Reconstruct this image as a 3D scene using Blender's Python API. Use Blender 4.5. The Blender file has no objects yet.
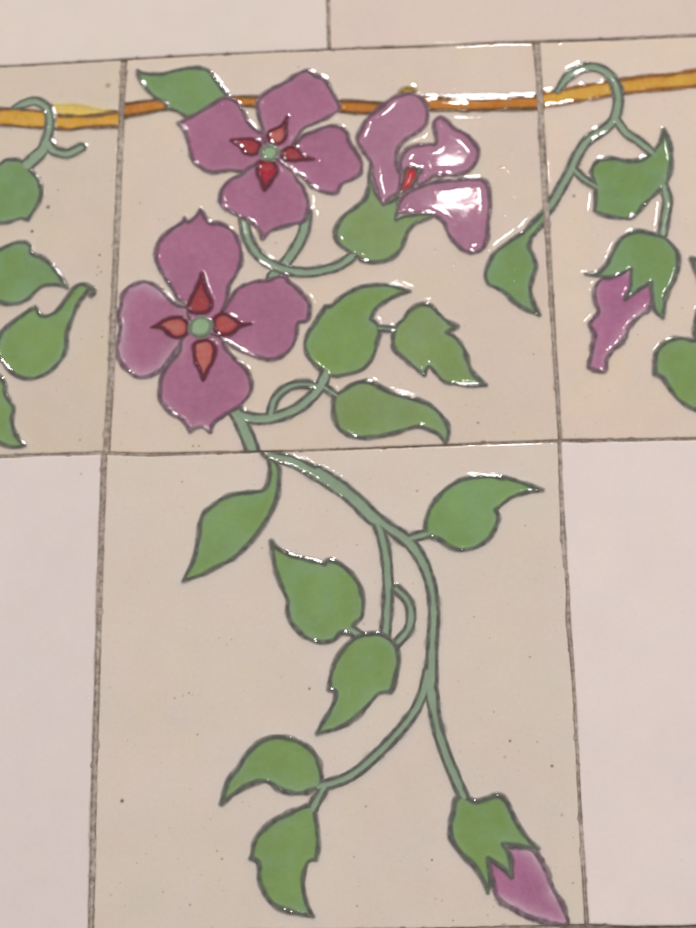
import bpy, bmesh, math, random
import numpy as np
from mathutils import Vector, Euler

random.seed(4); rng = np.random.default_rng(11)
scene = bpy.context.scene
COL = scene.collection
ZOFF = 1.20                      # height of the panel's middle joint above the floor (m)

# ------------------------------------------------------------------ camera
CAM = np.array([24.861, -415.759, -124.182])       # mm, relative to the panel
EUL = (1.8487, 0.0123, 0.0504)
FPX = 1313.5                                       # focal length in photo pixels (696 wide)
camd = bpy.data.cameras.new("camera"); cam = bpy.data.objects.new("camera", camd); COL.objects.link(cam)
cam.location = Vector(CAM) / 1000 + Vector((0, 0, ZOFF)); cam.rotation_euler = EUL
camd.sensor_fit = 'HORIZONTAL'; camd.sensor_width = 36; camd.lens = FPX / 696 * 36
camd.clip_start = 0.01; camd.clip_end = 50
camd.dof.use_dof = True; camd.dof.focus_distance = 0.395; camd.dof.aperture_fstop = 13.0
scene.camera = cam
RM = np.array(Euler(EUL).to_matrix())

def W2(p):
    """photo measurement -> (x, z) in mm on the wall plane"""
    p = np.asarray(p, float)
    d = np.stack([(p[..., 0] - 348) / FPX, -(p[..., 1] - 464) / FPX, -np.ones(p.shape[:-1])], -1) @ RM.T
    t = -CAM[1] / d[..., 1]
    q = CAM + d * t[..., None]
    return q[..., [0, 2]]
def mmpx(p):
    p = np.asarray(p, float)
    return float(np.linalg.norm(W2(p + [1, 0]) - W2(p)))

# ------------------------------------------------------------------ noise
def vnoise(x, z, s, seed=0):
    u = np.asarray(x) / s + 137.3; v = np.asarray(z) / s + 91.7
    iu = np.floor(u).astype(np.int64); iv = np.floor(v).astype(np.int64)
    fu = u - iu; fv = v - iv
    fu = fu * fu * fu * (fu * (fu * 6 - 15) + 10); fv = fv * fv * fv * (fv * (fv * 6 - 15) + 10)
    def h(a, b):
        n = (a * 374761393 + b * 668265263 + seed * 1442695041) & 0xffffffff
        n = ((n ^ (n >> 13)) * 1274126177) & 0xffffffff
        n = n ^ (n >> 16)
        return (n & 0xffff) / 32767.5 - 1
    return ((h(iu, iv) * (1 - fu) + h(iu + 1, iv) * fu) * (1 - fv) + (h(iu, iv + 1) * (1 - fu) + h(iu + 1, iv + 1) * fu) * fv)
def ss(a, b, x):
    t = np.clip((x - a) / (b - a), 0, 1); return t * t * (3 - 2 * t)
def lin(r, g, b):
    c = np.array([r, g, b]) / 255.0
    return np.where(c <= 0.04045, c / 12.92, ((c + 0.055) / 1.055) ** 2.4)

# ------------------------------------------------------------------ tracing frames (origin x, origin y, zoom)
FR = dict(A=(0, 40, 3.48), B=(120, 50, 3.48), C=(220, 50, 3.48), D=(320, 80, 3.48), E=(100, 200, 2.9), F=(290, 270, 3.314),
          G=(480, 40, 3.222), H=(480, 200, 3.222), I=(0, 220, 3.867), J=(170, 430, 3.48), K=(340, 450, 3.1636), L=(250, 530, 3.1636),
          M=(200, 670, 2.9), N=(400, 680, 3.48), P=(340, 85, 6.96), Q=(400, 110, 6.96), R=(330, 170, 6.96), S=(225, 110, 6.96),
          T=(150, 270, 6.96), U=(0, 90, 6.63), V=(0, 340, 7.733), W=(626, 240, 5.157), O=(0, 0, 1.0))
def parse(fr, s):
    ox, oy, k = FR[fr]; pts = []; cor = []; ex = []
    for t in s.split():
        c = t.endswith('*'); v = [float(a) for a in t.rstrip('*').split(',')]
        pts.append((ox + v[0] / k, oy + v[1] / k)); cor.append(c); ex.append(v[2] if len(v) > 2 else None)
    return np.array(pts), cor, ex
def cr(p0, p1, p2, p3, n):
    t = np.linspace(0, 1, n, endpoint=False)[:, None]
    return 0.5 * (2 * p1 + (p2 - p0) * t + (2 * p0 - 5 * p1 + 4 * p2 - p3) * t * t + (3 * p1 - p0 - 3 * p2 + p3) * t ** 3)
def poly(fr, s):
    p, cor, _ = parse(fr, s); p = W2(p); n = len(p); out = []
    for i in range(n):
        a, b = p[i], p[(i + 1) % n]
        p0 = p[i - 1] if not cor[i] else a
        p3 = p[(i + 2) % n] if not cor[(i + 1) % n] else b
        out.append(cr(p0, a, b, p3, 7))
    return ('poly', np.concatenate(out))
def stroke(fr, w, s):
    """centre line with outline-to-outline width w (photo measurement); third number overrides the width at a point"""
    p, cor, ex = parse(fr, s)
    k = mmpx(p.mean(0)); wd = np.array([(e if e is not None else w) * 0.5 * k for e in ex]); p = W2(p)
    q = np.c_[p, wd]; n = len(q); out = []
    for i in range(n - 1):
        out.append(cr(q[max(i - 1, 0)], q[i], q[i + 1], q[min(i + 2, n - 1)], 7))
    out.append(q[-1:])
    return ('stroke', np.concatenate(out))
def disc(fr, x, y, r):
    ox, oy, k = FR[fr]; c = np.array([ox + x / k, oy + y / k]); rr = r / k * mmpx(c); c = W2(c)
    a = np.linspace(0, 2 * math.pi, 40, endpoint=False)
    return ('poly', np.c_[c[0] + rr * np.cos(a) * (1 + .05 * np.sin(2 * a)), c[1] + rr * np.sin(a)])

def sdf(prim, X, Z, far=1e3):
    kind, q = prim
    out = np.full(X.shape, float(far))
    m = 7.0
    x0, x1, z0, z1 = q[:, 0].min() - m, q[:, 0].max() + m, q[:, 1].min() - m, q[:, 1].max() + m
    ii = np.where((X[0] >= x0) & (X[0] <= x1))[0]; jj = np.where((Z[:, 0] >= z0) & (Z[:, 0] <= z1))[0]
    if len(ii) == 0 or len(jj) == 0: return out
    sl = (slice(jj[0], jj[-1] + 1), slice(ii[0], ii[-1] + 1))
    x = X[sl].astype(np.float32); z = Z[sl].astype(np.float32)
    best = np.full(x.shape, 1e6, np.float32)
    n = len(q)
    if kind == 'poly':
        inside = np.zeros(x.shape, bool)
        for i in range(n):
            a = q[i]; b = q[(i + 1) % n]; dx, dz = b - a; L = dx * dx + dz * dz
            if L < 1e-9: continue
            t = np.clip(((x - a[0]) * dx + (z - a[1]) * dz) / L, 0, 1)
            best = np.minimum(best, (x - a[0] - t * dx) ** 2 + (z - a[1] - t * dz) ** 2)
            if abs(dz) > 1e-12:
                c = (a[1] > z) != (b[1] > z)
                inside ^= c & (x < dx * (z - a[1]) / dz + a[0])
        d = np.sqrt(best); d = np.where(inside, -d, d)
    else:
        for i in range(n - 1):
            a = q[i]; b = q[i + 1]; dx, dz = b[:2] - a[:2]; L = dx * dx + dz * dz
            if L < 1e-9: continue
            t = np.clip(((x - a[0]) * dx + (z - a[1]) * dz) / L, 0, 1)
            best = np.minimum(best, np.sqrt((x - a[0] - t * dx) ** 2 + (z - a[1] - t * dz) ** 2) - (a[2] + t * (b[2] - a[2])))
        d = best
    out[sl] = d
    return out

# ------------------------------------------------------------------ glaze pigments (what the glaze is, unlit)
K = 1.0
CREAM = lin(219, 202, 187); CREAM_L = lin(214, 199, 182); CREAM_B = lin(221, 208, 195); CREAM_R = lin(224, 206, 190)
DARK = lin(84, 83, 80)
GREEN = lin(126, 157, 93); GREEN2 = lin(126, 160, 100); GREEN3 = lin(132, 156, 101); GRIM = lin(138, 164, 136)
GREEN_O = lin(118, 150, 98)
STEM = lin(142, 163, 138); STEMD = lin(118, 142, 122); SRIM = lin(146, 170, 148)
MAG = lin(168, 108, 139); MAG3 = lin(172, 119, 146); MRIM = lin(200, 172, 184)
MAGD = lin(171, 107, 145)
CRIM = lin(130, 40, 58); SALM = lin(188, 104, 96); REDC = lin(160, 62, 68)
CENT = lin(146, 176, 136)
ORAN = lin(192, 124, 48); ORANL = lin(212, 164, 68)

def mem(part, colour, prims, parent=None, rim=None, rimw=1.2, rima=0.5, core=None, dome=0.06, mat='glaze', label=None, dark=None, key=None):
    return dict(part=part, colour=colour, prims=prims, parent=parent, rim=rim, rimw=rimw, rima=rima, core=core, dome=dome,
                mat=mat, label=label, dark=dark if dark is not None else DARK, key=key)
def leaf(prims, c=GREEN, label=None, **k): return mem('leaf', c, prims, rim=GRIM, rimw=1.4, rima=0.72, mat='green_glaze', label=label, dome=-.03, **k)
def stem(prims, c=STEM, **k): return mem('stem', c, prims, rim=SRIM, rimw=0.8, rima=0.3, mat='green_glaze', **k)
def petal(prims, parent, c=MAG, dark=lin(98, 76, 88), **k):
    a = dict(rim=MRIM, rimw=1.1, rima=0.34, dome=-.10); a.update(k)
    return mem('petal', c, prims, parent, mat='violet_glaze', dark=dark, **a)
def drop(prims, parent, core=SALM): return mem('stamen', CRIM, prims, parent, rim=lin(96, 26, 42), rimw=0.6, rima=1.0, core=core, mat='crimson_glaze', dark=lin(92, 30, 50), dome=0.25)
def band(prims, **k): return mem('border_band', ORAN, prims, rim=lin(150, 78, 20), rimw=0.9, rima=0.85, mat='amber_glaze', dark=lin(92, 68, 36), dome=0.30, **k)

# ============================ upper centre tile
G_UC = [
 [band([poly('O', "100,107* 124,104.5 149,101 166,99 188,95* 190,108* 167,110 149,113 124,117.5 100,121*")])],
 [band([poly('O', "225,99* 235,97.4 257,97.4 275,98* 275,107* 257,107.5 246,106.5 225,108*")])],
 [band([poly('O', "325,100.5* 338,101 364,102 383,103.6 392,103.2* 392,114* 383,114.5 354,113.5 338,111.8 325,110.5*")])],
 [band([poly('O', "410,100* 425,97.8 464,99.5 520,97.8 539,95.9 560,94* 560,108* 540,109 520,109.5 469,111 425,110.5 410,112*")])],
 [mem('glaze_drip', lin(170, 140, 60), [poly('P', "425,75 430,40 460,20 500,22 520,45 500,80")], rim=lin(130, 105, 50), mat='amber_glaze', dark=lin(150, 125, 70))],
 [leaf([poly('B', "62,72* 85,82 110,84 150,83 205,70 265,62 305,72 330,98 355,135 372,162 340,200 300,260 240,240 200,215 165,203 158,185 125,168 95,140 72,110")], GREEN_O, 'green leaf lying over the amber band')],
 [stem([stroke('E', 10, "598,40 592,90 568,140 532,190 500,222")])],
 [mem('calyx', GREEN3, [poly('R', "100,548 50,500 35,440 60,370 110,310 190,250 250,190 270,110 275,20 286,-30 310,130 340,190 370,240* 420,220 480,185* 475,270 462,345* 530,320 600,310 696,300 770,285* 696,335 600,372 542,430 520,490 490,560 420,620 330,645 240,638 180,600")], 'f3', rim=GRIM, rimw=1.3, rima=.5, mat='green_glaze'),
  stem([stroke('E', 9, "415,40 430,115 468,168 520,197 590,211 650,204 696,189 730,165")])],
 [petal([poly('Q', "285,52* 330,80 380,130 450,165 500,210 540,270 545,320 520,380 470,430 390,455 310,455 240,462 200,490 140,522* 110,505 130,450 150,420 90,412 30,430 5,400 5,340 50,275 120,248 200,245 245,238 255,200 238,140 238,85 260,60")], 'f3', MAG3, dome=0.0)],
 [mem('stamen', REDC, [poly('R', "460,165* 498,90 520,15 550,-20 610,5 600,70 565,125 510,155")], 'f3', rim=lin(170, 80, 90), mat='crimson_glaze', core=lin(190, 40, 50))],
 [petal([poly('D', "220,430* 200,395 185,340 178,290 150,250 130,205 148,165 165,135 215,95 250,65 290,52 330,50 360,75 373,105 370,150 350,175 310,200 280,225 266,262 272,310 283,335 275,385 245,410")], 'f3', MAG3, dome=0.0)],
 [petal([poly('D', "272,460* 280,420 300,395 340,375 400,355 460,350 520,345 560,347 585,370 592,430 585,500 580,560 560,592 525,602 490,588 460,557 440,520 430,495 400,475 360,465 320,465")], 'f3', MAG3, dome=0.0)],
 # first flower
 [petal([poly('B', "205,255* 235,240 290,210 335,182 365,168 402,180 430,215 445,250 475,280 505,300 520,360* 470,400 430,425* 380,420 320,427 280,410 252,380 240,330 225,285")], 'f1')],
 [petal([poly('C', "140,395* 100,410 75,435 40,450 10,480 0,515 10,545 50,570 95,590 130,620 150,657* 180,630 230,612 290,595 305,560 305,520 290,480 270,455 255,425 225,395 175,355*")], 'f1')],
 [petal([poly('C', "175,355* 158,318 150,275* 137,240 130,195 140,165 180,137 225,115 265,87 300,73 330,88 365,105 385,140 410,185 410,212 370,238 325,258 290,276 265,310 240,345")], 'f1')],
 [petal([poly('C', "175,355* 235,352 265,325 290,298 335,280 380,266 415,268 440,288 450,318 470,350 492,392 488,432 452,455 425,468 405,498 360,495 322,480 292,447 262,428 225,400")], 'f1')],
 [drop([poly('S', "432,50* 428,110 430,170 418,210 375,242 330,232 298,195 310,150 350,130 395,105")], 'f1')],
 [drop([poly('S', "40,212* 120,203 180,200 225,215 247,250 235,292 190,315 140,302 105,258")], 'f1', REDC)],
 [drop([poly('S', "395,300 420,270 460,256 500,268 545,318 620,345* 540,348 480,358 420,350 398,330")], 'f1', REDC)],
 [drop([poly('S', "228,380 260,356 310,350 345,370 365,430 330,490 300,530 275,562* 250,500 225,440")], 'f1', lin(170, 36, 56))],
 [mem('flower_centre', CENT, [disc('S', 311, 300, 54)], 'f1', rim=SRIM, mat='green_glaze', dark=lin(110, 120, 104), dome=0.3)],
 # leaves and branch below
 [stem([stroke('E', 10, "396,605 402,620 445,635 500,632 560,612 605,580 640,540 655,505 668,480"), stroke('E', 12.5, "385,600 402,630 425,680 440,720 450,760")]),
  stem([stroke('E', 7.5, "495,622 510,575 550,542 600,535 640,548")]),
  leaf([poly('F', "397,72* 340,53 280,50 220,62 170,92 140,118 118,122* 105,140 80,180 55,220 50,260 65,295 98,328 135,352 200,345 245,327 275,290 290,240 298,205 290,180 268,163* 285,130 320,102 360,83")], GREEN),
  stem([stroke('F', 5.5, "290,194 320,195 360,198")]), stem([stroke('F', 6.5, "108,385 130,400 160,420")]),
  leaf([poly('F', "350,190 375,165 395,135 430,115 465,118 490,142 520,170 555,188* 522,207* 555,232 580,270 595,320 615,352 648,381* 600,385 550,380 510,370 485,345 460,322 445,348* 420,330 385,300 350,270 340,235")], GREEN3),
  leaf([poly('F', "145,425 150,412 175,400 205,380 240,370 280,377 310,395 350,412 400,425 450,440 490,470 520,510 526,545 515,574* 490,545 450,525 410,522 350,540 280,555 220,555 170,535 150,500 143,460")], GREEN3)],
 # second flower
 [petal([poly('E', "293,370* 262,320 225,305 200,285 170,255 130,238 90,250 65,275 62,310 52,335 60,370 50,420 55,460 80,495 115,515 160,505 195,472 225,430 245,412")], 'f2', rim=lin(204, 176, 194), rima=.85, rimw=1.7)],
 [petal([poly('E', "293,370* 350,325 375,290 400,260 440,240 490,232 530,222 550,240 580,265 605,295 607,330 600,350 575,358 570,390 555,430 520,458 480,462 440,450 395,430 355,405 320,398")], 'f2')],
 [petal([poly('E', "293,370* 240,400 228,440 200,475 180,510 173,560 180,590 210,620 240,640 262,670* 280,662 300,660 320,674* 330,648 360,625 400,600 430,570 440,535 425,495 395,465 365,430 350,400")], 'f2', rima=.6)],
 [petal([poly('E', "293,370* 258,340 253,305 225,285 205,250 185,220 165,180 163,145 180,110 215,80 238,65 246,52* 256,63 275,52 291,28* 305,50 322,68 350,70 385,90 405,130 410,175 395,215 375,250 368,290 345,335")], 'f2')],
 [drop([poly('T', "358,20* 378,90 400,160 430,215 425,265 390,300 330,305 285,295 265,255 285,200 320,130 342,80")], 'f2', REDC)],
 [drop([poly('T', "15,400* 60,378 100,350 160,330 220,330 260,360 270,410 250,455 200,475 150,465 110,430 75,405")], 'f2', SALM)],
 [drop([poly('T', "445,345 480,310 530,305 580,330 635,372 700,378* 630,395 590,430 540,455 480,450 445,410")], 'f2', lin(178, 80, 80))],
 [drop([poly('T', "303,560 310,515 355,490 410,488 445,520 455,570 440,640 410,690 369,770* 345,700 315,640")], 'f2', SALM)],
 [mem('flower_centre', CENT, [disc('T', 355, 398, 70)], 'f2', rim=SRIM, mat='green_glaze', dark=lin(110, 120, 104), dome=0.35)],
 # small leaf at the right edge
 [leaf([poly('H', "35,190 60,160 100,130 135,108 165,112 158,150 170,180 180,215 170,250 162,290 172,330 190,372* 150,355 110,330 80,300 55,285 25,270 18,235"), stroke('H', 9.5, "250,-10 215,45 178,85 145,122")], GREEN_O)],
]
# ============================ lower centre tile
G_LC = [
 [petal([poly('N', "308,650 320,700 340,760 400,800 450,825 510,845 555,852 584,842* 570,790 530,720 510,660 480,610 440,580 380,580 330,600")], 'b1', MAGD, rim=lin(216, 192, 204), rima=1.1, rimw=1.6)],
 [stem([stroke('J', 9, "300,-20,12 330,60,10 352,88,9 430,112,10 520,160,12 600,208,14"),
        stroke('K', 12, "-70,68,11 0,118,13 55,165,14 100,210,14 150,243,10 200,278,12 235,312,11 268,370,9.5 290,440,9 297,520,9 293,600,9 290,670,10 289,720,11 286,758,10.5"),
        stroke('K', 9, "112,215 132,270 146,340 152,420 150,500 143,590 140,620"),
        stroke('K', 8, "178,440 213,475 225,520 215,570 178,612"),
        stroke('N', 9.5, "104,5,10 111,55,12 119,110 134,180 163,270 195,345 222,410"),
        stroke('M', 8.6, "662,5,9 655,40,10 640,85 610,138 553,205 490,266 435,308 390,326 345,338"),
        stroke('M', 9, "360,340 338,380 322,410"),
        stroke('K', 8, "210,283 250,272 290,262"), stroke('L', 9, "315,312 350,338 370,350")]),
  leaf([poly('J', "345,105 347,155 325,208 260,218 200,230 150,262 112,300 100,370 85,440 48,524* 110,505 170,475 225,445 290,380 345,300 372,240 380,180 380,130 362,105")], GREEN),
  leaf([poly('K', "268,262 275,210 300,160 340,120 390,92 450,85 520,88 580,105 640,127* 590,135 545,150 510,175 495,190* 500,220 480,270 440,305 390,318 350,308 315,285 285,275")], GREEN2),
  leaf([poly('L', "68,36* 90,60 130,80 190,95 235,108* 250,96 290,110 335,155 357,210 355,270 332,300 320,328 290,326 260,350 215,355 170,335 130,295 118,250 118,220 100,180 80,120")], GREEN),
  leaf([poly('M', "350,335 350,290 330,240 280,205 225,193 180,205 140,240 110,285 80,325 63,387* 100,360 140,335 190,322 225,345 270,358 320,352")], GREEN),
  leaf([poly('M', "318,392 270,410 210,440 165,485 148,545* 170,560 172,610 195,660 240,695 327,714* 305,665 300,610 312,560 336,550* 344,500 337,440 332,405")], GREEN),
  mem('calyx', GREEN, [poly('N', "190,420 185,460 175,500 178,550 210,600 260,650 290,700 305,740* 315,690 308,622* 350,650 389,685* 385,620 360,570* 420,580 478,586* 440,545 400,485 375,430 345,403 300,412 262,422 235,408 210,400")], 'b1', rim=GRIM, rima=.6, mat='green_glaze')],
 [leaf([poly('L', "350,335 400,327 440,343 465,375 470,420 455,490 445,512* 405,520 370,560 320,605 270,630 213,643* 235,600 265,550 270,515 250,505* 258,450 285,390 320,352")], GREEN)],
]
# ============================ upper left tile
G_UL = [
 [mem('glaze_drip', lin(222, 192, 96), [poly('U', "300,120 420,95 560,105 663,130 760,140 760,175 500,190 330,180")], rim=lin(214, 192, 130), rimw=2.0, rima=.9, mat='amber_glaze', dark=lin(214, 194, 130))],
 [mem('border_band', ORANL, [poly('O', "-170,118* -60,112 0,109 20,109.5 43,112 57,115.5 86,116.5 118,112.5 140,110* 140,127* 118,127 86,128 70,130 57,129 43,128.5 20,127 0,125.5 -60,128 -170,134*")], rim=lin(200, 128, 50), rimw=.9, rima=.7, mat='amber_glaze', dark=lin(100, 76, 52), dome=0.1)],
 [stem([stroke('U', 8.2, "92,120,3 125,108,6 165,92 230,77 290,102 325,150 333,215 322,285 305,345,9 285,400,11 235,450,12 180,500,12"),
        stroke('U', 8.5, "320,350 345,395 395,418 450,425 500,405 540,385")]),
  leaf([poly('U', "-150,560 0,490 40,466 100,460 150,478 205,535 245,580 272,640 276,700 252,760 212,820 185,862* 140,855 80,872 30,882 -90,880 -180,790 -230,650")], GREEN_O)],
 [leaf([poly('I', "-80,140 0,115 50,92 95,87 118,102* 125,130 170,150 205,180 237,225 260,263* 215,252 170,255 140,275 110,305 60,327 0,320 -70,290 -120,210")], GREEN_O)],
 [leaf([poly('I', "10,430 50,395 100,360 140,338* 155,366 190,370 230,340 260,300 290,262 320,248 352,262* 330,288 300,330 280,380 260,440 255,500 230,550 180,595 120,615 60,600 20,560 -8,520 -10,470"), stroke('I', 2.2, "345,264 362,270 364,284 354,290")], GREEN)],
 [leaf([poly('V', "-60,270 0,290 22,312 40,345 42,400 75,470 105,530 95,620 115,710 150,770 195,817* 130,830 60,825 0,800 -80,760 -180,600 -160,400")], GREEN)],
]
# ============================ upper right tile
G_UR = [
 [mem('border_band', ORANL, [poly('O', "520,94* 545,92.8 573,88 595,84 618,80 650,76 672,74.5 696,70.5 760,64 860,58* 860,74* 760,79 696,86.5 672,89 650,91 620,94.5 595,99 573,102 545,107 520,110*")], rim=lin(190, 112, 30), rimw=1.2, rima=.8, mat='amber_glaze', dark=lin(130, 84, 40), dome=0.1)],
 [stem([stroke('G', 9, "250,165,5 285,118 325,94 370,90 412,110 438,150 445,200 432,255 400,290 350,322 315,370 295,415 265,470 230,530 185,585"),
        stroke('G', 8, "436,255 470,300 510,327 550,360 570,380"), stroke('G', 7, "300,415 330,445 378,475")]),
  leaf([poly('G', "592,288* 580,330 555,360 520,385 480,390 430,382 390,386 365,405 358,435 370,470 372,510 368,552* 400,565 450,575 495,570 530,530 570,495 600,465 612,430 618,385 612,335")], GREEN_O),
  stem([stroke('G', 8.5, "590,470 603,520 596,570 588,625")])],
 [petal([poly('H', "395,250 370,285 372,330 380,365 353,400 368,435 360,480 350,540* 385,553 405,545 412,505 440,475 465,450 480,415 510,380 548,350 570,300 500,230 430,230")], 'b2', MAGD, rim=lin(216, 192, 200), rima=1.0, rimw=1.1)],
 [mem('calyx', GREEN_O, [poly('H', "343,240* 380,235 410,205 430,165 455,125 500,102 550,108 600,128 635,170 638,220 620,270 600,310 588,380* 560,350 550,265* 510,290 468,320* 485,280 484,223* 440,245 400,250")], 'b2', rim=GRIM, rima=.7, mat='green_glaze')],
 [leaf([poly('W', "345,518 300,510 250,510 200,530 160,575 148,625 147,692* 185,710 220,760 260,815 310,855 361,877 450,880 560,800 600,680 530,560 430,512"), stroke('W', 10, "430,300 392,380 380,450 384,520")], GREEN)],
 [leaf([poly('W', "338,95* 352,150 385,230 440,290 540,240 580,150 490,90 410,105")], GREEN_O)],
]
SPECKS = [(122,801,1.9,.9),(510,741,1.3,.85),(552,766,1.5,.85),(432,860,1.1,.8),(309.4,688.7,1.3,.75),(48,207,1.9,.9),(32,231,1.3,.8),(108,85.5,2.6,.55),
          (99.5,255,1.2,.9),(98,267,.9,.8),(101,272,.9,.8),(97,275,.8,.7),(32,231.5,1.4,.85),(102,337,1.0,.6),(537,742,.9,.5),(505,757,1.6,.3),(562,815,1.6,.35),
          (494,712,.9,.5),(573,883,.9,.7),(501,168,2.0,.35),(574,196,1.6,.75),(140,203,.9,.6),(478,423,1.2,.7),(300,240,1.2,.5),(276,243,1.0,.5),(182,482,.9,.7),(189,693,1.0,.6),
          (193,446,1.0,.8),(199,446,.9,.7),(417,491,1.3,.5),(474,617,.9,.5),(530,657,1.1,.6),(183,696,.7,.5),(217,851,1,.5),(354,857,.9,.5),(357,906,1.1,.5),(222,859,1.3,.5),
          (58,190,1.0,.5),(357,545,1,.4),(262,548,1.2,.3),(435,250,1,.4),(163,892,.9,.5),(111,895,1.0,.3),(190,905,1.2,.5),(40,178,1.6,.7),(81,474,1.0,.5),(118,81,1,.4)]

# ------------------------------------------------------------------ joints between the tiles, as measured: x, y, width
JT = [(-200,73,3),(0,66.5,2.2),(60,63,2.2),(122,59.5,2.4),(200,55,2.2),(328,49.5,2.4),(420,46.5,3.0),(500,42.5,2.8),(537,41.5,3.2),(600,39.5,3.4),(696,35.5,3.4),(900,26,3.4)]
JM = [(-200,462,3.4),(0,456.5,3.6),(50,454.5,3.2),(104,453,3.8),(150,454.5,4.4),(200,453.2,3.6),(260,451.5,2.6),(300,450.8,2.4),(400,446.8,2.4),(480,443.5,2.8),(560,440.7,3.6),(620,440,3.4),(696,438.5,3.4),(900,433,3.4)]
JB = [(-200,938,4),(90,934,4),(400,930,3.5),(560,926.5,3.5),(588,926,4.2),(636,927,2.4),(696,926,2.4),(900,924,3)]
VL1 = [(124,58,6.4),(121.5,110,6.2),(118,200,6.2),(113.8,300,6.2),(110.5,380,6.4),(106.5,454,6.6)]
VL2 = [(104,454,6.4),(102.5,500,6.2),(100.5,560,6.0),(97,680,5.8),(94,780,5.8),(92,880,5.8),(90.5,935,5.8)]
VR1 = [(536,42,8.0),(539.2,80,6.6),(541.5,130,6.4),(545,190,6.6),(549,260,5.4),(554,340,4.4),(558,400,4.0),(560,441,3.6)]
VR2 = [(559.5,441,3.6),(560.5,480,3.6),(562,510,4.4),(563.5,540,5.6),(565.5,565,3.2),(567.8,590,3.2),(568,620,5.2),(570.5,645,4.4),(573,675,3.0),(575.5,720,3.0),(578,770,3.0),(580.5,820,3.2),(583.5,870,3.6),(587,927,4.0)]
VT = [(326.5,-160,3.2),(328,0,3.2),(329,49,3.4)]
def side(j, s, extra=0.0):
    """one lip of a joint in mm; s = -1 for the left or upper lip, +1 for the right or lower one"""
    p = np.array(j, float); q = W2(p[:, :2]); k = mmpx(p[len(p) // 2, :2])
    t = np.gradient(q, axis=0); t /= np.linalg.norm(t, axis=1)[:, None]
    n = np.c_[t[:, 1], -t[:, 0]]                    # right-hand normal
    vert = abs(q[-1, 1] - q[0, 1]) > abs(q[-1, 0] - q[0, 0])
    if vert: n = n * np.sign(n[:, :1])              # towards +x
    else: n = -n * np.sign(n[:, 1:])                # towards -z
    return q + n * (np.maximum(p[:, 2:3] * k * 0.5 - (.0 if vert else .08), .10) * s)
def cut(l, axis, a, b):
    """part of a lip between two values of one coordinate, ends interpolated"""
    l = l[np.argsort(l[:, axis])]; o = 1 - axis
    pts = [v for v in l if a < v[axis] < b]
    e = []
    for t in (a, b):
        w = np.zeros(2); w[axis] = t; w[o] = np.interp(t, l[:, axis], l[:, o]); e.append(w)
    return np.array([e[0]] + pts + [e[1]])
def hit(h, v):
    """crossing of a roughly horizontal and a roughly vertical lip"""
    h = h[np.argsort(h[:, 0])]; v = v[np.argsort(v[:, 1])]
    x = v[:, 0].mean()
    for _ in range(20):
        z = np.interp(x, h[:, 0], h[:, 1])
        i = np.clip(np.searchsorted(v[:, 1], z), 1, len(v) - 1); a, b = v[i - 1], v[i]
        x = a[0] + (b[0] - a[0]) * (z - a[1]) / (b[1] - a[1])
    return np.array([x, z])
def outline(top, bot, lef, rig):
    tl, tr, bl, br = hit(top, lef), hit(top, rig), hit(bot, lef), hit(bot, rig)
    T = cut(top, 0, tl[0], tr[0]); Bm = cut(bot, 0, bl[0], br[0]); Rr = cut(rig, 1, br[1], tr[1]); Lf = cut(lef, 1, bl[1], tl[1])
    return np.concatenate([T, Rr[::-1][1:], Bm[::-1][1:], Lf[1:-1]])
xl = lambda x: np.array([[x, 400.], [x, -400.]])
zl = lambda z: np.array([[-400., z], [400., z]])
xL = W2([[100, 454]])[0, 0]; xR = W2([[562, 440]])[0, 0]
zT = W2([[350, 48]])[0, 1] + 150; zB = W2([[340, 930]])[0, 1] - 150

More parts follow.
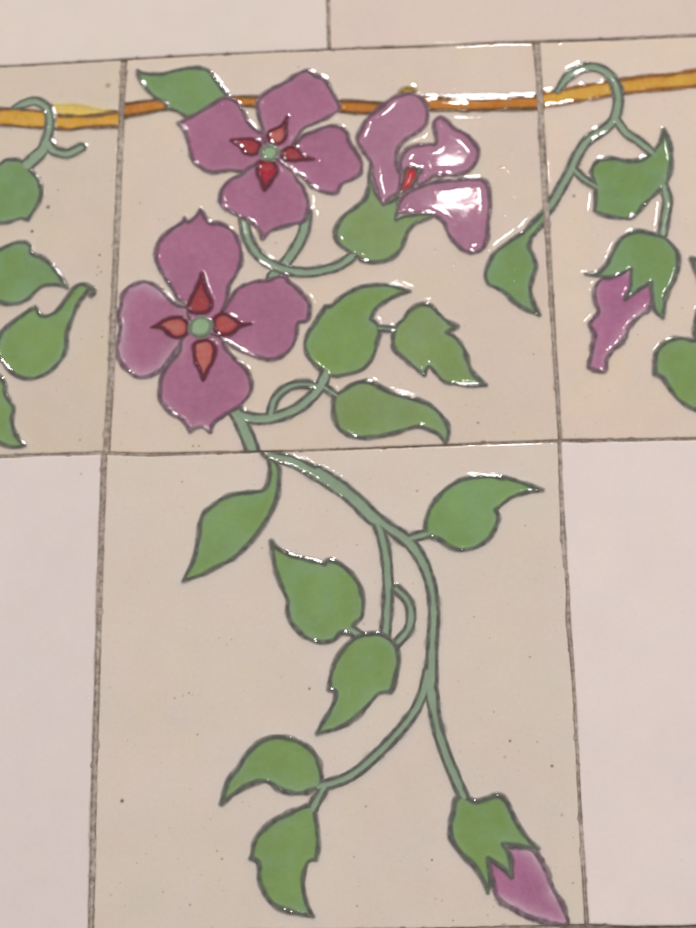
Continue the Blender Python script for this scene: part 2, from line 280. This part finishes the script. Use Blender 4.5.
# ------------------------------------------------------------------ materials
def nt(name):
    m = bpy.data.materials.new(name); m.use_nodes = True; return m, m.node_tree, m.node_tree.nodes['Principled BSDF']
def glaze(name, rough=0.035, mott=0.05, bump=0.06, scale=900, bsc=260, spec=0.5):
    m, t, p = nt(name); N = t.nodes; Lk = t.links
    a = N.new('ShaderNodeAttribute'); a.attribute_name = 'pigment'
    tc = N.new('ShaderNodeTexCoord')
    def noise(sc, det=3):
        n = N.new('ShaderNodeTexNoise'); n.inputs['Scale'].default_value = sc; n.inputs['Detail'].default_value = det
        Lk.new(tc.outputs['Object'], n.inputs['Vector']); return n
    n1 = noise(scale, 2); n2 = noise(55, 4)
    def rng_(n, lo, hi, a0=.3, a1=.7):
        r = N.new('ShaderNodeMapRange'); r.inputs['From Min'].default_value = a0; r.inputs['From Max'].default_value = a1
        r.inputs['To Min'].default_value = lo; r.inputs['To Max'].default_value = hi; Lk.new(n.outputs['Fac'], r.inputs['Value']); return r
    r1 = rng_(n1, 1 - mott, 1 + mott); r2 = rng_(n2, 1 - mott * .7, 1 + mott * .7)
    mu = N.new('ShaderNodeMath'); mu.operation = 'MULTIPLY'; Lk.new(r1.outputs[0], mu.inputs[0]); Lk.new(r2.outputs[0], mu.inputs[1])
    mx = N.new('ShaderNodeVectorMath'); mx.operation = 'SCALE'; Lk.new(a.outputs['Color'], mx.inputs[0]); Lk.new(mu.outputs[0], mx.inputs['Scale'])
    # faint warm / cool drift of the glaze
    hs = N.new('ShaderNodeHueSaturation'); n3 = noise(420, 2); r3 = rng_(n3, 0.93, 1.07); Lk.new(r3.outputs[0], hs.inputs['Saturation']); Lk.new(mx.outputs[0], hs.inputs['Color'])
    Lk.new(hs.outputs[0], p.inputs['Base Color'])
    rr = rng_(noise(140, 3), rough * .7, rough * 1.5); Lk.new(rr.outputs[0], p.inputs['Roughness'])
    p.inputs['IOR'].default_value = 1.5; p.inputs['Specular IOR Level'].default_value = spec
    nb = noise(bsc, 2); nb.inputs['Roughness'].default_value = .4
    b = N.new('ShaderNodeBump'); b.inputs['Strength'].default_value = bump; b.inputs['Distance'].default_value = 0.0004
    Lk.new(nb.outputs['Fac'], b.inputs['Height']); Lk.new(b.outputs['Normal'], p.inputs['Normal'])
    return m
MAT = dict(glaze=glaze('cream_glaze', mott=.02), plain=glaze('plain_glaze', rough=.05, mott=.012, bump=.05), green_glaze=glaze('green_glaze', mott=.03), violet_glaze=glaze('violet_glaze', mott=.035, bump=.02),
           crimson_glaze=glaze('crimson_glaze', mott=.05), amber_glaze=glaze('amber_glaze', mott=.06))
def grout_mat():
    m, t, p = nt('grout'); N = t.nodes; Lk = t.links
    tc = N.new('ShaderNodeTexCoord')
    def noise(sc, det, vec=None):
        n = N.new('ShaderNodeTexNoise'); n.inputs['Scale'].default_value = sc; n.inputs['Detail'].default_value = det; Lk.new(tc.outputs['Object'], n.inputs['Vector']); return n
    n1 = noise(520, 3); n2 = noise(90, 3)
    c = N.new('ShaderNodeValToRGB'); c.color_ramp.elements[0].position = .34; c.color_ramp.elements[1].position = .66
    c.color_ramp.elements[0].color = (*lin(150, 138, 129), 1); c.color_ramp.elements[1].color = (*lin(196, 184, 174), 1)
    c2 = N.new('ShaderNodeValToRGB'); c2.color_ramp.elements[0].position = .36; c2.color_ramp.elements[1].position = .62
    c2.color_ramp.elements[0].color = (.84, .81, .78, 1); c2.color_ramp.elements[1].color = (1, 1, 1, 1)
    mx = N.new('ShaderNodeMix'); mx.data_type = 'RGBA'; mx.blend_type = 'MULTIPLY'; mx.inputs['Factor'].default_value = 1
    Lk.new(n1.outputs['Fac'], c.inputs[0]); Lk.new(n2.outputs['Fac'], c2.inputs[0]); Lk.new(c.outputs[0], mx.inputs['A']); Lk.new(c2.outputs[0], mx.inputs['B'])
    pg = N.new('ShaderNodeAttribute'); pg.attribute_name = 'pigment'
    m2 = N.new('ShaderNodeMix'); m2.data_type = 'RGBA'; m2.blend_type = 'MULTIPLY'; m2.inputs['Factor'].default_value = 1
    Lk.new(mx.outputs['Result'], m2.inputs['A']); Lk.new(pg.outputs['Color'], m2.inputs['B'])
    Lk.new(m2.outputs['Result'], p.inputs['Base Color']); p.inputs['Roughness'].default_value = .85; p.inputs['Specular IOR Level'].default_value = .15
    b = N.new('ShaderNodeBump'); b.inputs['Strength'].default_value = .35; b.inputs['Distance'].default_value = 0.0003
    Lk.new(n1.outputs['Fac'], b.inputs['Height']); Lk.new(b.outputs['Normal'], p.inputs['Normal'])
    return m
MAT['grout'] = grout_mat()

# ------------------------------------------------------------------ mesh from a height field
def field_mesh(name, X, Z, H, NRM, mask, colour, mat, origin, parent=None):
    """mask: cells (rows-1, cols-1) that belong to this piece"""
    ny, nx = X.shape
    jj, ii = np.where(mask)
    if len(jj) == 0: return None
    v00 = jj * nx + ii; quads = np.stack([v00, v00 + 1, v00 + nx + 1, v00 + nx], 1)
    used, inv = np.unique(quads.ravel(), return_inverse=True)
    co = np.stack([X.ravel()[used] - origin[0], -H.ravel()[used], Z.ravel()[used] - origin[1]], 1) / 1000.0
    me = bpy.data.meshes.new(name)
    me.vertices.add(len(used)); me.vertices.foreach_set('co', co.astype(np.float32).ravel())
    me.loops.add(len(inv)); me.loops.foreach_set('vertex_index', inv.astype(np.int32).ravel())
    me.polygons.add(len(quads)); me.polygons.foreach_set('loop_start', (np.arange(len(quads)) * 4).astype(np.int32))
    me.polygons.foreach_set('use_smooth', np.ones(len(quads), bool))
    me.update(calc_edges=True)
    at = me.attributes.new('pigment', 'FLOAT_COLOR', 'POINT')
    c = np.c_[colour.reshape(-1, 3)[used], np.ones(len(used))]
    at.data.foreach_set('color', c.astype(np.float32).ravel())
    me.normals_split_custom_set_from_vertices(NRM.reshape(-1, 3)[used].astype(np.float32))
    me.materials.append(MAT[mat])
    o = bpy.data.objects.new(name, me); COL.objects.link(o); o.parent = parent
    return o
def empty(name, parent=None, loc=(0, 0, 0)):
    o = bpy.data.objects.new(name, None); o.empty_display_size = .01; COL.objects.link(o); o.parent = parent; o.location = loc; return o

def tile(name, label, poly_mm, groups=(), step=0.25, base=CREAM, seed=1, group=None, mat='glaze', halo=.14, bumps=(), lift=0.0, tilt=(0, 0), grime=.62):
    x0, z0 = poly_mm.min(0) - 1.2; x1, z1 = poly_mm.max(0) + 1.2
    xs = np.arange(x0, x1 + step, step); zs = np.arange(z0, z1 + step, step)
    X, Z = np.meshgrid(xs, zs)
    E = -sdf(('poly', poly_mm), X, Z, far=50)
    chip = 0.08 * vnoise(X, Z, 2.6, seed + 5) + 0.05 * vnoise(X, Z, 0.9, seed + 6) + 1.1 * np.maximum(0, vnoise(X, Z, 3.0, seed + 7) - .6) * -1.0
    E = E + chip
    wob = 0.07 * vnoise(X, Z, 1.6, seed + 1) + 0.04 * vnoise(X, Z, .7, seed + 2)
    R = np.full(X.shape, 99.0); reg = np.zeros(X.shape, int); D = np.zeros(X.shape); fillh = np.zeros(X.shape)
    col = np.broadcast_to(base, X.shape + (3,)).copy()
    col *= (1 + .014 * vnoise(X, Z, 22, seed + 9) + .01 * vnoise(X, Z, 6, seed + 10))[..., None]
    hk = 1.0 if mat == 'glaze' else .35
    col = col * np.stack([1 + hk * .016 * vnoise(X, Z, 9, seed + 200), 1 + hk * .010 * vnoise(X, Z, 14, seed + 201), 1 + hk * .035 * vnoise(X, Z, 11, seed + 202)], -1)
    darkc = np.broadcast_to(DARK, X.shape + (3,)).copy(); lw = np.ones(X.shape); hf = np.ones(X.shape)
    wob2 = .10 * vnoise(X, Z, 2.3, seed + 3) + .05 * vnoise(X, Z, 1.0, seed + 4)
    members = [None]
    for g in groups:
        ds = []
        for m in g:
            d = np.full(X.shape, 99.0)
            for pr in m['prims']: d = np.minimum(d, sdf(pr, X, Z, 99.0))
            ds.append(d + wob + (wob2 * (2.0 if m['parent'] in ('b1', 'b2') else 1.0) if m['part'] == 'petal' else 0))
        ds = np.stack(ds); gd = ds.min(0); who = ds.argmin(0)
        for k, m in enumerate(g):
            members.append(m); idn = len(members) - 1
            sel = (gd < 0.8) & (who == k)
            reg[sel] = idn
            ins = (gd < 0.25) & (who == k)
            dep = np.maximum(-gd, 0)
            c = np.broadcast_to(m['colour'], X.shape + (3,)).copy()
            c *= (1 + .05 * vnoise(X, Z, 9, seed + 20 + idn) + .04 * vnoise(X, Z, 2.5, seed + 40 + idn))[..., None]
            if m['mat'] == 'green_glaze' and m['part'] != 'stem':
                f = (.42 * np.clip(.5 + vnoise(X, Z, 11, seed + 80 + idn), 0, 1) * ss(.8, 3.5, dep))[..., None]; c = c * (1 - f) + lin(118, 148, 70) * f
                f = (.35 * np.clip(vnoise(X, Z, 6, seed + 120 + idn), 0, 1))[..., None]; c = c * (1 - f) + lin(128, 166, 122) * f
            if m['core'] is not None:
                f = ss(.65, 1.35, dep + .18 * vnoise(X, Z, 1.0, idn))[..., None]; c = c * (1 - f) + m['core'] * f
            if m['rim'] is not None:
                nz = np.clip(.6 + .95 * vnoise(X, Z, 7, seed + 60 + idn), 0, 1.2)
                f = np.clip(np.exp(-np.maximum(dep - .35, 0) / m['rimw']) * m['rima'] * nz, 0, 1)[..., None]; c = c * (1 - f) + m['rim'] * f
            # colours run together where two glazes share one outline
            if len(g) > 1:
                oth = np.delete(ds, k, 0).min(0); f = .5 * (1 - ss(0, 1.6, oth - ds[k])); ko = np.argsort(ds, axis=0)[1]
                oc = np.array([q['colour'] for q in g])[ko]; f = f[..., None]; c = c * (1 - f) + oc * f
            col[ins] = c[ins]; darkc[gd < 1.1] = np.where((who == k)[..., None], m['dark'], darkc)[gd < 1.1]
            lw[(gd < 1.1) & (who == k)] = .76 if m['part'] == 'stem' else (.85 if m['part'] in ('stamen', 'flower_centre') else 1.0)
            hf = np.where((gd < 1.1) | ((R > 2.5) & (gd < 3)), .5 if m['part'] == 'border_band' else 1.0, hf)
            fillh[ins] = (m['dome'] * (1 - np.exp(-dep / 1.1)))[ins]
        R = np.where(gd < 0, np.abs(gd), np.minimum(R, np.abs(gd)))
        D = np.where(gd < 0, -gd, D)
    # pigment of the outline and the thin bluish bleed around it
    wv = 1 + .32 * vnoise(X, Z, 3.3, seed + 11)
    line = 1 - ss(.40, 1.32, R / (wv * lw))
    line *= .86 + .14 * vnoise(X, Z, 1.4, seed + 12)
    pale = .42 * np.exp(-np.maximum(R - .8, 0) / 1.5) * (reg == 0) * np.clip(.6 + .6 * vnoise(X, Z, 8, seed + 203), 0, 1)
    col = col * (1 - pale[..., None]) + lin(220, 214, 210) * pale[..., None]
    bleed = halo * np.exp(-np.maximum(R - .7, 0) / .9) * (reg == 0)
    col = col * (1 - bleed[..., None]) + lin(140, 150, 150) * bleed[..., None]
    col = col * (1 - line[..., None]) + darkc * line[..., None]
    # relief: trailed outline with the glaze drawn up against it
    hn = 1 + .18 * vnoise(X, Z, 5, seed + 13) + .1 * vnoise(X, Z, 1.7, seed + 14)
    H = .34 * hf * hn / (1 + (R / .62) ** 2) ** 1.35 + .17 * (1 + .3 * vnoise(X, Z, 4, seed + 18)) * np.exp(-(R / 1.75) ** 2) + fillh
    H = H + .012 * vnoise(X, Z, 7, seed + 15) + .0011 * vnoise(X, Z, 1.9, seed + 16) + .035 * vnoise(X, Z, 40, seed + 17)
    for (bx, by, br, ba) in bumps:
        c0 = W2([bx, by]); k = mmpx([bx, by]); H = H + ba * np.exp(-((X - c0[0]) ** 2 + (Z - c0[1]) ** 2) / (br * k) ** 2)
    cx, cz = poly_mm.mean(0)
    H = H + lift + tilt[0] * (X - cx) + tilt[1] * (Z - cz)
    # specks and pinholes in the glaze
    lo, hi = poly_mm.min(0), poly_mm.max(0)
    sp = [(W2([a, b]), r * mmpx([a, b]), s) for a, b, r, s in SPECKS]
    r2 = np.random.default_rng(seed * 7 + 3)
    if mat == 'glaze':
        for _ in range(9): sp.append((lo + (hi - lo) * r2.random(2), .22 + .14 * r2.random(), .45 + .3 * r2.random()))
        for _ in range(240): sp.append((lo + (hi - lo) * r2.random(2), .12 + .16 * r2.random(), .12 + .3 * r2.random()))
    else:
        for _ in range(14): sp.append((lo + (hi - lo) * r2.random(2), .12 + .12 * r2.random(), .1 + .25 * r2.random()))
    for c0, r, s in sp:
        if not ((c0 > lo).all() and (c0 < hi).all()): continue
        i = int((c0[0] - x0) / step); j = int((c0[1] - z0) / step); w = int(3 * r / step) + 3
        sl = (slice(max(j - w, 0), j + w), slice(max(i - w, 0), i + w))
        d2 = (X[sl] - c0[0]) ** 2 + (Z[sl] - c0[1]) ** 2
        f = s * np.exp(-(d2 / r ** 2) ** 1.3) * (reg[sl] == 0)
        col[sl] = col[sl] * (1 - f[..., None]) + lin(70, 56, 44) * f[..., None]
        H[sl] -= .10 * s * np.exp(-d2 / r ** 2)
    # tile edge: rounded arris, thin brownish glaze, steep side
    e = np.clip(E, 0, .7)
    H = H - .17 * (1 - e / .7) ** 2.2 - np.maximum(-E, 0) * 4.0
    f = grime * (1 - ss(-.10, .12, E + .06 * vnoise(X, Z, 1.3, seed + 30)))[..., None]
    col = col * (1 - f) + lin(138, 122, 108) * f
    f = (.9 * (1 - ss(-.12, .04, E)))[..., None]; col = col * (1 - f) + lin(162, 149, 139) * f
    dirt = np.clip(vnoise(X, Z, 9, seed + 31) - .1, 0, 1) * (1 - ss(0, .9, E))
    col = col * (1 - .5 * dirt[..., None]) + lin(150, 134, 116) * .5 * dirt[..., None]
    H = np.maximum(H, -4.5)
    gz, gx = np.gradient(H, step)
    NRM = np.stack([-gx, -np.ones_like(gx), -gz], -1); NRM /= np.linalg.norm(NRM, axis=-1)[..., None]
    keep = E > -0.8
    cell = keep[:-1, :-1] & keep[1:, 1:] & keep[1:, :-1] & keep[:-1, 1:]
    rc = reg[:-1, :-1]
    org = np.array([cx, cz])
    loc = (cx / 1000, 0, cz / 1000 + ZOFF)
    if not groups:
        root = field_mesh(name, X, Z, H, NRM, cell, col, mat, org); root.location = loc
    else:
        root = empty(name, None, loc)
        field_mesh('glaze_ground', X, Z, H, NRM, cell & (rc == 0), col, mat, org, root)
        par = {}; nm = dict(f1='flower', f2='flower', f3='flower', b1='flower_bud', b2='flower_bud')
        lb = dict(f1='open four-petalled flower touching the amber band', f2='largest four-petalled violet flower', f3='half-open violet flower seen from the side',
                  b1='drooping violet bud', b2='drooping violet bud')
        for idn, m in enumerate(members):
            if m is None: continue
            msk = cell & (rc == idn)
            if msk.sum() < 6: continue
            pa = root
            if m['parent']:
                if m['parent'] not in par:
                    q = empty(nm[m['parent']], root); q['label'] = lb[m['parent']]; par[m['parent']] = q
                pa = par[m['parent']]
            o = field_mesh(m['part'], X, Z, H, NRM, msk, col, m['mat'], org, pa)
            if o and m['label']: o['label'] = m['label']
    root['label'] = label; root['category'] = 'tile'
    if group: root['group'] = group
    return root

PG = 'plain white tiles around the flower panel'; DG = 'tiles painted with violet flowers and green leaves'
o_uc = outline(side(JT, 1), side(JM, -1), side(VL1, 1), side(VR1, -1))
o_lc = outline(side(JM, 1), side(JB, -1), side(VL2, 1), side(VR2, -1))
o_ul = outline(side(JT, 1), side(JM, -1), xl(xL - 150), side(VL1, -1))
o_ur = outline(side(JT, 1), side(JM, -1), side(VR1, 1), xl(xR + 150))
o_tl = outline(zl(zT), side(JT, -1), xl(W2([[328, 20]])[0, 0] - 150), side(VT, -1))
o_tr = outline(zl(zT), side(JT, -1), side(VT, 1), xl(W2([[328, 20]])[0, 0] + 150))
o_ll = outline(side(JM, 1), side(JB, -1), xl(xL - 150), side(VL2, -1))
o_lr = outline(side(JM, 1), side(JB, -1), side(VR2, 1), xl(xR + 150))
o_br = outline(side(JB, 1), zl(zB), side([(588, 900, 4), (596, 960, 4), (640, 1500, 4)], 1), xl(xR + 150))

tile('floral_tile', 'cream tile with two open violet flowers, a half-open one and an amber band', o_uc, G_UC, .2, CREAM, 1, DG, )
tile('floral_tile', 'cream tile with a long trailing green stem, six leaves and one drooping bud, no flower', o_lc, G_LC, .2, CREAM_B, 2, DG)
tile('floral_tile', 'cream tile at the left edge with only green leaves under a yellow-orange band', o_ul, G_UL, .25, CREAM_L, 3, DG)
tile('floral_tile', 'cream tile at the right edge with a stem arched over the band', o_ur, G_UR, .25, CREAM_R, 4, DG)
tile('plain_tile', 'plain off-white tile above the band, left of the short upright joint', o_tl, (), .35, lin(225, 213, 205), 5, PG, 'plain', lift=.1)
tile('plain_tile', 'plain pinkish-white tile above the band, right of the short upright joint', o_tr, (), .35, lin(221, 203, 194), 6, PG, 'plain', lift=.0)
tile('plain_tile', 'plain white tile under the leaf tile, left of the trailing stem', o_ll, (), .35, lin(228, 216, 213), 7, PG, 'plain', lift=.12)
tile('plain_tile', 'plain white tile under the hanging bud tile, right of the trailing stem', o_lr, (), .35, lin(234, 221, 217), 8, PG, 'plain', lift=.05)

# ------------------------------------------------------------------ grout bed
def grout():
    st = .25
    xs = np.arange(-245, 245, st); zs = np.arange(zB + 146, zT + 2, st); X, Z = np.meshgrid(xs, zs)
    J = np.full(X.shape, 50.0); crack = np.full(X.shape, 50.0)
    horiz = np.full(X.shape, 50.0)
    for j in (JT, JM, JB, VL1, VL2, VR1, VR2, VT):
        q = W2(np.array(j, float)[:, :2]); d0 = sdf(('stroke', np.c_[q, np.full(len(q), .01)]), X, Z, 50); J = np.minimum(J, d0)
        if j in (JT, JM, JB): horiz = np.minimum(horiz, d0)
        for k, (sd, thr) in enumerate(((-1, -.35), (1, -.15))):
            # shrinkage cracks that wander along the lips of the joint
            e = side(j, sd * .7); tn = np.linspace(0, 1, 400); L = np.r_[0, np.cumsum(np.linalg.norm(np.diff(e, axis=0), axis=1))]; L /= L[-1]
            e = np.c_[np.interp(tn, L, e[:, 0]), np.interp(tn, L, e[:, 1])]
            n = vnoise(e[:, 0], e[:, 1], 11, 90 + k)
            e = e + .10 * np.c_[vnoise(e[:, 0], e[:, 1], 1.3, 91), vnoise(e[:, 0], e[:, 1], 1.3, 92)]
            on = n > thr; i = 0
            while i < len(e):
                if on[i]:
                    i1 = i
                    while i1 < len(e) and on[i1]: i1 += 1
                    if i1 - i > 2: crack = np.minimum(crack, sdf(('stroke', np.c_[e[i:i1], np.full(i1 - i, .02)]), X, Z, 50))
                    i = i1
                else: i += 1
    cr_ = 1 - ss(.06, .30, crack)
    H = -.22 + .05 * vnoise(X, Z, 5, 71) + .05 * vnoise(X, Z, 1.3, 72) + .05 * vnoise(X, Z, 26, 73) - .22 * cr_
    hz = (1 - ss(.8, 1.8, horiz)) * np.clip(.45 + .9 * vnoise(X, Z, 16, 74), 0, 1)      # bed joints partly washed out
    H = H - .35 * hz
    col = np.ones(X.shape + (3,)) * (1 + .08 * vnoise(X, Z, 8, 75) + .05 * vnoise(X, Z, 1.0, 76))[..., None]
    f = np.clip(.32 * cr_ + .5 * hz, 0, .7)[..., None]; col = col * (1 - f) + np.array([.22, .18, .15]) * f
    gz, gx = np.gradient(H, st); NRM = np.stack([-gx, -np.ones_like(gx), -gz], -1); NRM /= np.linalg.norm(NRM, axis=-1)[..., None]
    m = (J < 3.2); m = m[:-1, :-1] & m[1:, 1:]
    o = field_mesh('grout', X, Z, H, NRM, m, col, 'grout', np.array([0, 0]))
    o.location = (0, 0, ZOFF); o['kind'] = 'structure'
    bm = bmesh.new(); bmesh.ops.create_cube(bm, size=1)
    me = bpy.data.meshes.new('wall'); bm.to_mesh(me); bm.free()
    me.attributes.new('pigment', 'FLOAT_COLOR', 'POINT').data.foreach_set('color', np.ones(8 * 4, np.float32))
    me.materials.append(MAT['grout']); w_ = bpy.data.objects.new('wall', me); COL.objects.link(w_)
    w_.scale = (.62, .06, .62); w_.location = (0, .0345, ZOFF); w_['kind'] = 'structure'
grout()

# ------------------------------------------------------------------ lamps
def mirror_dir(px):
    q = W2(px); P = np.array([q[0], 0, q[1]]); d = P - CAM; d /= np.linalg.norm(d); d[1] = -d[1]
    return P, d
def lamp(name, px, dist, sx, sy, power, colour):
    P, d = mirror_dir(px); L = (P + d * dist) / 1000 + np.array([0, 0, ZOFF])
    ld = bpy.data.lights.new(name, 'AREA'); ld.shape = 'RECTANGLE'; ld.size = sx; ld.size_y = sy; ld.energy = power; ld.color = colour
    o = bpy.data.objects.new(name, ld); COL.objects.link(o); o.location = L
    o.rotation_euler = Vector(d).to_track_quat('Z', 'Y').to_euler(); return o
lamp('wall_lamp', (453, 184), 1500, .038, .058, .55, (1, .95, .9))
lamp('ceiling_lamp', (500, -190), 1700, .11, .10, 12.0, (1, .95, .90))
w = bpy.data.worlds.new('World'); scene.world = w; w.use_nodes = True
bg = w.node_tree.nodes['Background']; bg.inputs['Color'].default_value = (1.0, .955, .93, 1); bg.inputs['Strength'].default_value = .51

scene.view_settings.view_transform = 'Standard'; scene.view_settings.look = 'None'; scene.view_settings.gamma = 1; scene.view_settings.exposure = 0.25
scene.render.engine = 'CYCLES'; scene.render.resolution_x = 768; scene.render.resolution_y = 1024
